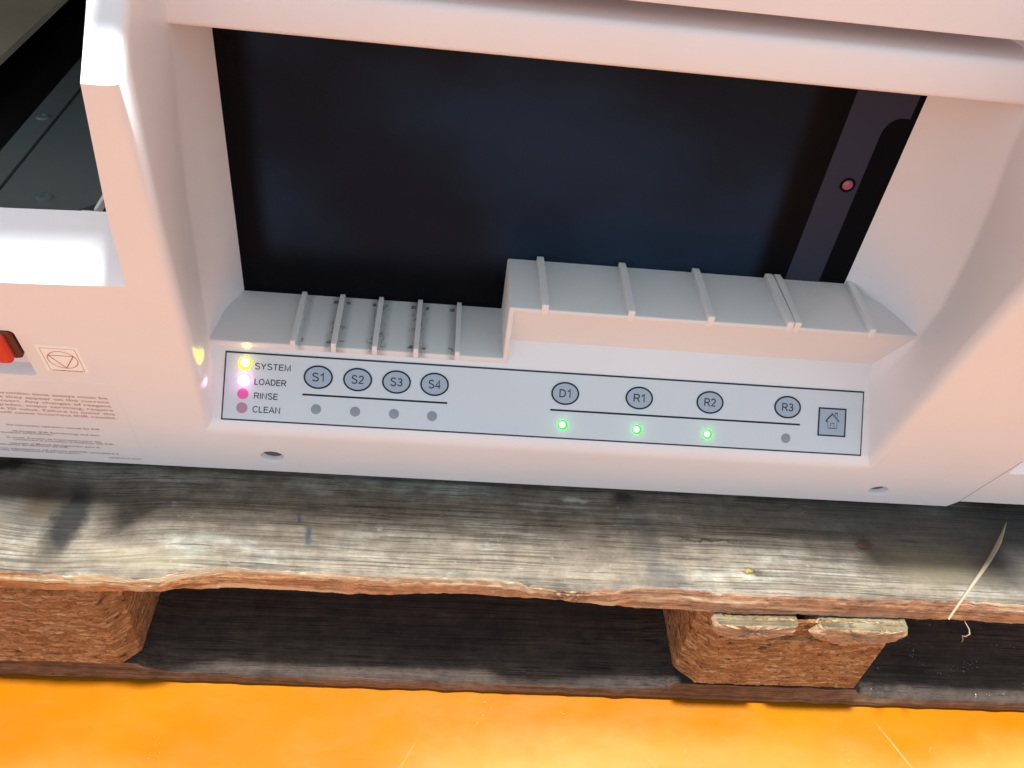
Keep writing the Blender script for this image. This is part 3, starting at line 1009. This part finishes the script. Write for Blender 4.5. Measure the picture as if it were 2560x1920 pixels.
slab(bm, SF, rect(-0.149, 0.240, 0.325, 0.462), None, 0.0)
screen = part("screen", bm, M_GLASS)
bm = bmesh.new()
slab(bm, SF, rrect(-0.1330, 0.2520, 0.2320, 0.4590, 0.004), 0.0, 0.0002)
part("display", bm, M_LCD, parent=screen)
bm = bmesh.new()
strip = [(0.2470, 0.2500), (0.2722, 0.2500), (0.2722, 0.4050)]
strip += [(0.2722 + 0.0100 * (1 - cos(R(a))), 0.4080 + 0.0120 * sin(R(a))) for a in (0, 20, 40, 60, 80, 90)]
strip += [(0.2870, 0.4200), (0.2870, 0.4590), (0.2470, 0.4590)]
slab(bm, SF, strip, 0.0, 0.0003)
st = part("trim_strip", bm, M_STRIP, parent=screen)
bm = bmesh.new()
rows = [[SF(0.2643 + r * cos(6.2832 * k / 32), 0.3712 + r * sin(6.2832 * k / 32), h) for k in range(32)] for r, h in ((0.0052, 0.0003), (0.0050, 0.0012), (0.0042, 0.0014), (0.0036, 0.0008))]
grid(bm, rows, close=True)
ring = part("status_lamp", bm, M_GLASS, 40, parent=screen)
bm = bmesh.new()
rows = [[SF(0.2643 + r * cos(6.2832 * k / 32), 0.3712 + r * sin(6.2832 * k / 32), h) for k in range(32)] for r, h in ((0.0036, 0.0007), (0.0028, 0.0014), (0.0015, 0.0018), (0.0001, 0.0019))]
grid(bm, rows, close=True)
part("lens", bm, M_PINK, 60, parent=ring)

# ---- control panel overlay
HP = 0.0003
bm = bmesh.new()
slab(bm, PANEL, rect(-0.1410, 0.0062, 0.3078, 0.0530), 0.00005, HP)
panel = part("control_panel", bm, M_PANEL)
bm = bmesh.new()
slab(bm, PANEL, rect(-0.1408, 0.0064, 0.3076, 0.0528), HP, HP + 0.00004, [rect(-0.1399, 0.0074, 0.3068, 0.0516)])
part("border_line", bm, M_INKTHIN, parent=panel)
for x0, x1, y in ((-0.0882, 0.0100, 0.0265), (0.0814, 0.2612, 0.0262)):
    bm = bmesh.new()
    slab(bm, PANEL, rect(x0, y - 0.00065, x1, y + 0.00065), HP, HP + 0.00005)
    part("divider_line", bm, M_INK, parent=panel)


def button(cx, cy, txt):
    bm = bmesh.new()
    slab(bm, PANEL, ell(cx, cy, 0.0092, 0.0074, 56), HP, HP + 0.0003)
    b = part("button", bm, M_BTN, parent=panel, label="oval button marked " + txt)
    bm = bmesh.new()
    slab(bm, PANEL, ell(cx, cy, 0.0098, 0.0080, 56), HP, HP + 0.00036, [ell(cx, cy, 0.0087, 0.0069, 56)])
    part("ring", bm, M_INK, parent=b)
    bm = bmesh.new()
    strokes(bm, PANEL, txt, cx, cy, 0.0054, HP + 0.00037, 0.0080, 0.00080, center=True)
    part("lettering", bm, M_INKTHIN, parent=b)


for x, s in ((-0.0783, "S1"), (-0.0518, "S2"), (-0.0255, "S3"), (0.0005, "S4")):
    button(x, 0.0388, s)
for x, s in ((0.0913, "D1"), (0.1438, "R1"), (0.1947, "R2"), (0.2514, "R3")):
    button(x, 0.0381, s)
# home key
bm = bmesh.new()
slab(bm, PANEL, rect(0.2746, 0.0194, 0.2948, 0.0393), HP, HP + 0.0003)
hk = part("home_button", bm, M_BTN, parent=panel)
bm = bmesh.new()
slab(bm, PANEL, rect(0.2744, 0.0192, 0.2950, 0.0395), HP, HP + 0.00036, [rect(0.2754, 0.0202, 0.2940, 0.0385)])
part("ring", bm, M_INK, parent=hk)
bm = bmesh.new()
hx, hy, u = 0.2849, 0.0250, 0.00105
P = lambda a, b: (hx + a * u, hy + b * u)
for a, b, w_ in (((-3.1, 0), (3.3, 0), .45), ((-3.1, 0), (-3.1, 4.9), .30), ((3.3, 0), (3.3, 4.9), .30), ((-4.6, 4.8), (0, 10), .9), ((0, 10), (4.9, 5.0), .45),
                 ((-0.4, 9.2), (4.2, 4.6), .35), ((-4.7, 4.5), (-3.0, 4.3), .6), ((4.9, 5.0), (4.2, 4.6), .5), ((-1.2, 0), (-1.2, 3.4), .3), ((1.3, 0), (1.3, 3.4), .3),
                 ((-1.4, 3.5), (1.5, 3.5), .45), ((1.7, 10.4), (3.4, 10.4), .7), ((1.8, 10.4), (1.8, 9.0), .3), ((3.3, 10.4), (3.3, 7.2), .3)):
    q = bmesh.new()
    slab(bm, PANEL, bar(P(*a), P(*b), w_ * u), None, HP + 0.00037 + 0.00001 * len(bm.faces) / 10)
    q.free()
part("house_symbol", bm, M_INKTHIN, parent=hk)

M_GCORE = flat("green_led_core", (0.5, 0.8, 0.5), 0.3, emit=(0.62, 1.0, 0.55), es=2.6)
M_GRIM = flat("green_led_rim", (0.02, 0.5, 0.03), 0.3, emit=(0.02, 1.0, 0.02), es=0.95)
M_YCORE = flat("yellow_led_core", (0.8, 0.8, 0.5), 0.3, emit=(1.0, 0.97, 0.62), es=3.2)
M_YRIM = flat("yellow_led_rim", (0.8, 0.7, 0.0), 0.3, emit=(1.0, 0.80, 0.0), es=0.95)
M_WCORE = flat("pink_led_core", (0.8, 0.7, 0.8), 0.3, emit=(1.0, 0.86, 1.0), es=3.4)
M_WRIM = flat("pink_led_rim", (0.8, 0.3, 0.7), 0.3, emit=(1.0, 0.42, 0.86), es=1.2)
M_MAG = flat("magenta_led_lens", (0.66, 0.10, 0.33), 0.3, emit=(0.9, 0.06, 0.40), es=0.12)
M_MAGDIM = flat("dim_pink_led_lens", (0.42, 0.22, 0.30), 0.3, emit=(0.9, 0.1, 0.4), es=0.03)


def led(cx, cy, mats, r=0.0034, label=None, core=(0.0, 0.0, 0.68)):
    """window in the overlay; a lit one shows its bright chip off-centre behind the lens"""
    bm = bmesh.new()
    ox, oy, k = core
    rows = []
    for s, h in ((1.0, HP), (0.97, HP + 0.00025), (0.82, HP + 0.0004)):
        rows.append([PANEL(cx + r * s * cos(6.2832 * i / 40), cy + r * s * sin(6.2832 * i / 40), h) for i in range(40)])
    rows.append([PANEL(cx + r * (ox + k * cos(6.2832 * i / 40)), cy + r * (oy + k * sin(6.2832 * i / 40)), HP + 0.00045) for i in range(40)])
    grid(bm, rows, close=True)
    core_rows = [rows[-1], [PANEL(cx + r * (ox + k * 0.6 * cos(6.2832 * i / 40)), cy + r * (oy + k * 0.6 * sin(6.2832 * i / 40)), HP + 0.00055) for i in range(40)],
                 [PANEL(cx + r * (ox + 0.01 * cos(6.2832 * i / 40)), cy + r * (oy + 0.01 * sin(6.2832 * i / 40)), HP + 0.0006) for i in range(40)]]
    grid(bm, core_rows, mi=1 if len(mats) > 1 else 0, close=True)
    bmesh.ops.remove_doubles(bm, verts=bm.verts, dist=1e-6)
    part("indicator_light", bm, mats, 40, parent=panel, label=label)


for x, y in ((-0.0785, 0.0170), (-0.0522, 0.0169), (-0.0259, 0.0169), (0.0001, 0.0169), (0.2513, 0.0159)):
    led(x, y, [M_LEDOFF], label="unlit grey indicator light")
for x, y in ((0.0909, 0.0162), (0.1434, 0.0159), (0.1941, 0.0156)):
    led(x, y, [M_GRIM, M_GCORE], label="lit green indicator light", core=(-0.14, 0.06, 0.64))
led(-0.1274, 0.0452, [M_YRIM, M_YCORE], 0.0045, "lit yellow indicator light", (0.02, 0.12, 0.66))
led(-0.1274, 0.0334, [M_WRIM, M_WCORE], 0.0045, "lit pinkish white indicator light", (0.0, 0.02, 0.78))
led(-0.1275, 0.0246, [M_MAG], 0.0037, "magenta indicator light")
led(-0.1276, 0.0151, [M_MAGDIM], 0.0037, "dim pink indicator light")
for s, x, y, wd in (("SYSTEM", -0.1207, 0.0417, 0.0236), ("LOADER", -0.1203, 0.0312, 0.0208), ("RINSE", -0.1200, 0.0218, 0.0155), ("CLEAN", -0.1203, 0.0126, 0.0180)):
    bm = bmesh.new()
    strokes(bm, PANEL, s, x, y, 0.0040, HP + 0.0001, wd, 0.00062)
    part("lettering", bm, M_INKTHIN, parent=panel)

# ---- stop switch, stop sticker, notice
bm = bmesh.new()
rows = [[fpt(a, b, h) for a, b in rrect(-0.300 + s, 0.1235 + s, -0.2440 - s, 0.1485 - s, 0.0030)] for s, h in ((0, -0.0090), (0.0, 0.0005), (0.0010, 0.0015), (0.004, 0.0016))]
grid(bm, rows, mi=1, close=True)
rows = [[fpt(a, b, h) for a, b in rrect(-0.300 + s, 0.1240 + s, -0.2480 - s, 0.1480 - s, 0.0030)] for s, h in ((0, 0.0005), (0.0, 0.0046), (0.0006, 0.0058), (0.0016, 0.0062))]
grid(bm, rows, close=True)
slab(bm, FRONT, rrect(-0.2984, 0.1256, -0.2496, 0.1464, 0.0014), None, 0.0062)
part("stop_switch", bm, [M_RED, flat("switch_painted_shade", (0.10, 0.018, 0.012), 0.4)], 40)  # dark red surround paints the shade beside the switch

bm = bmesh.new()
slab(bm, FRONT, rrect(-0.2345, 0.1110, -0.2103, 0.1368, 0.0012), 0.0, 0.00025)
stick = part("stop_sticker", bm, M_STICK)
bm = bmesh.new()
hS = 0.00030
slab(bm, FRONT, rect(-0.2326, 0.1126, -0.2122, 0.1348), None, hS, [rect(-0.2323, 0.1129, -0.2125, 0.1345)])
cx, cy = -0.2222, 0.1236
slab(bm, FRONT, ell(cx, cy, 0.0088, 0.0086, 56), None, hS + 0.00002, [ell(cx, cy, 0.0083, 0.0081, 56)])
T = [(-0.0072, 0.0042), (0.0072, 0.0042), (0.0, -0.0082)]
for i in range(3):
    a, b = T[i], T[(i + 1) % 3]
    slab(bm, FRONT, bar((cx + a[0], cy + a[1]), (cx + b[0], cy + b[1]), 0.0006), None, hS + 0.00004 + i * 0.00001)
xx = -0.2315
while xx < -0.2135:
    w_ = random.uniform(0.0006, 0.0022)
    slab(bm, FRONT, rect(xx, 0.1118, xx + w_, 0.1123 + random.uniform(0, 0.0003)), None, hS + 0.00006)
    xx += w_ + random.uniform(0.0003, 0.0008)
part("printed_symbol", bm, M_BROWN, parent=stick)

bm = bmesh.new()
slab(bm, FRONT, rrect(-0.420, 0.0030, -0.1996, 0.1000, 0.004), 0.0, 0.00018)
notice = part("notice_label", bm, M_BODY)
bm = bmesh.new()
for s, y, wd in (("hrombin time assays must be", 0.0827, 0.0672), ("as they appear on the current", 0.0781, 0.0700), ("insert. Any changes of reagent", 0.0735, 0.0697),
                 ("grades, major servicing, require", 0.0688, 0.0722), ("the ISI value. Failure to enter the", 0.0641, 0.0768), ("will cause incorrect INR results.", 0.0594, 0.0742)):
    text_mesh(bm, FRONT, s, -0.2065, y, 0.0040, 0.00022, width=wd, right=True, bold=0.00004)
part("printed_text", bm, M_BROWN, parent=notice)
bm = bmesh.new()
for s, xr, y, sz in (("the instrument operator's manual for INR", -0.2212, 0.0440, 0.0031), ("ISI Eingabe (INR Berechnung) sind dem", -0.2238, 0.0362, 0.0031), ("handbuch zu entnehmen.", -0.2549, 0.0340, 0.0031),
                     ("le mode d'emploi de l'instrument pour des", -0.2246, 0.0276, 0.0031), ("concernant la procedure d'obtention des INR.", -0.2166, 0.0251, 0.0031),
                     ("consulte el Manual del Operador para el", -0.2280, 0.0199, 0.0031), ("procedimiento de obtencion del INR.", -0.2491, 0.0178, 0.0031),
                     ("ulteriori informazioni sul calcolo dell'INR consultare il", -0.2173, 0.0123, 0.0031), ("manuale dell'Operatore dello strumento.", -0.2434, 0.0100, 0.0031)):
    text_mesh(bm, FRONT, s, xr, y, sz, 0.00022, right=True, width=len(s) * 0.00152, bold=0.00002)
text_mesh(bm, FRONT, "18083510 R00", -0.2030, 0.0066, 0.0026, 0.00022, width=0.0220, right=True)
part("small_print", bm, flat("dark_brown_print", (0.16, 0.075, 0.062), 0.5, 0.3), parent=notice)

# ---- inside of the left opening
ZD = 0.360
bm = bmesh.new()
# sample deck with a clipped front right corner
slab(bm, UP(ZD), [(-0.2495, 0.0835), (-0.2080, 0.0835), (-0.1900, 0.1030), (-0.1900, 0.1400), (-0.1600, 0.1400), (-0.1600, 0.49), (-0.2440, 0.49)], -0.004, 0.0)
deck = part("deck_plate", bm, M_SLATE)
bm = bmesh.new()
slab(bm, UP(ZD), [(-0.2660, 0.0835), (-0.2512, 0.0835), (-0.2460, 0.49), (-0.2608, 0.49)], -0.004, 0.0006)
part("deck_rail", bm, M_SLATE)
bm = bmesh.new()
slab(bm, UP(ZD - 0.02), rect(-0.75, 0.085, -0.160, 0.50), -0.002, 0.0)
box(bm, (-0.745, 0.495, 0.33), (-0.16, 0.505, 0.72))
part("cavity_floor", bm, M_BLACK)
bm = bmesh.new()
slab(bm, UP(ZD), [(-0.70, 0.22), (-0.3150, 0.22), (-0.3080, 0.49), (-0.70, 0.49)], -0.004, 0.001)
part("side_panel", bm, M_OLIVE)
for x, y, r in ((-0.2240, 0.0990, 0.0042), (-0.2570, 0.1900, 0.0040)):
    bm = bmesh.new()
    f = UP(ZD + (0.0006 if x < -0.25 else 0))
    rows = [[f(x + r * s * cos(6.2832 * k / 24), y + r * s * sin(6.2832 * k / 24), h) for k in range(24)] for s, h in ((1, 0), (0.9, 0.0009), (0.45, 0.0012), (0.38, 0.0004), (0.02, 0.0003))]
    grid(bm, rows, close=True)
    part("screw", bm, M_SLATE, 30, parent=None)
bm = bmesh.new()
box(bm, (-0.1945, 0.0900, 0.3555), (-0.1925, 0.1080, 0.3610), 0.0004)
box(bm, (-0.2020, 0.0900, 0.3555), (-0.1945, 0.0912, 0.3590), 0.0003)
part("clip", bm, M_STICK)

# ------------------------------------------------------------------ the lit lamps of the panel also shine on the wall beside them
def led_beam(name, p, target, col, energy, size, wide=1.0):
    d = bpy.data.lights.new(name, "SPOT")
    d.energy, d.color, d.spot_size, d.spot_blend, d.shadow_soft_size = energy, col, R(size), 0.8, 0.0006
    o = bpy.data.objects.new(name, d)
    COL.objects.link(o)
    o.location = p
    o.rotation_euler = (Vector(target) - Vector(p)).to_track_quat("-Z", "Y").to_euler()
    o.scale = (wide, 1, 1)


led_beam("yellow_lamp_glow", PANEL(-0.1290, 0.0452, 0.0030), (-0.1480, 0.0770, 0.2690), (1.0, 0.80, 0.0), 0.07, 15, 2.6)
led_beam("pink_lamp_glow", PANEL(-0.1290, 0.0334, 0.0030), (-0.1480, 0.0770, 0.2450), (1.0, 0.45, 0.85), 0.06, 13, 2.2)
led_beam("yellow_lamp_glow", PANEL(-0.1272, 0.0470, 0.0020), (-0.1271, 0.1155, 0.2450), (1.0, 0.85, 0.15), 0.010, 40)


def led_spill(name, a, b, col, energy):
    d = bpy.data.lights.new(name, "POINT")
    d.energy, d.color, d.shadow_soft_size = energy, col, 0.0008
    o = bpy.data.objects.new(name, d)
    COL.objects.link(o)
    o.location = PANEL(a, b, 0.0030)


led_spill("pink_lamp_spill", -0.1274, 0.0334, (1.0, 0.35, 0.80), 0.0028)
led_spill("yellow_lamp_spill", -0.1274, 0.0452, (1.0, 0.80, 0.10), 0.002)
for _x, _v in ((0.0909, 0.0162), (0.1434, 0.0159), (0.1941, 0.0156)):
    led_spill("green_lamp_spill", _x, _v, (0.15, 1.0, 0.15), 0.0007)
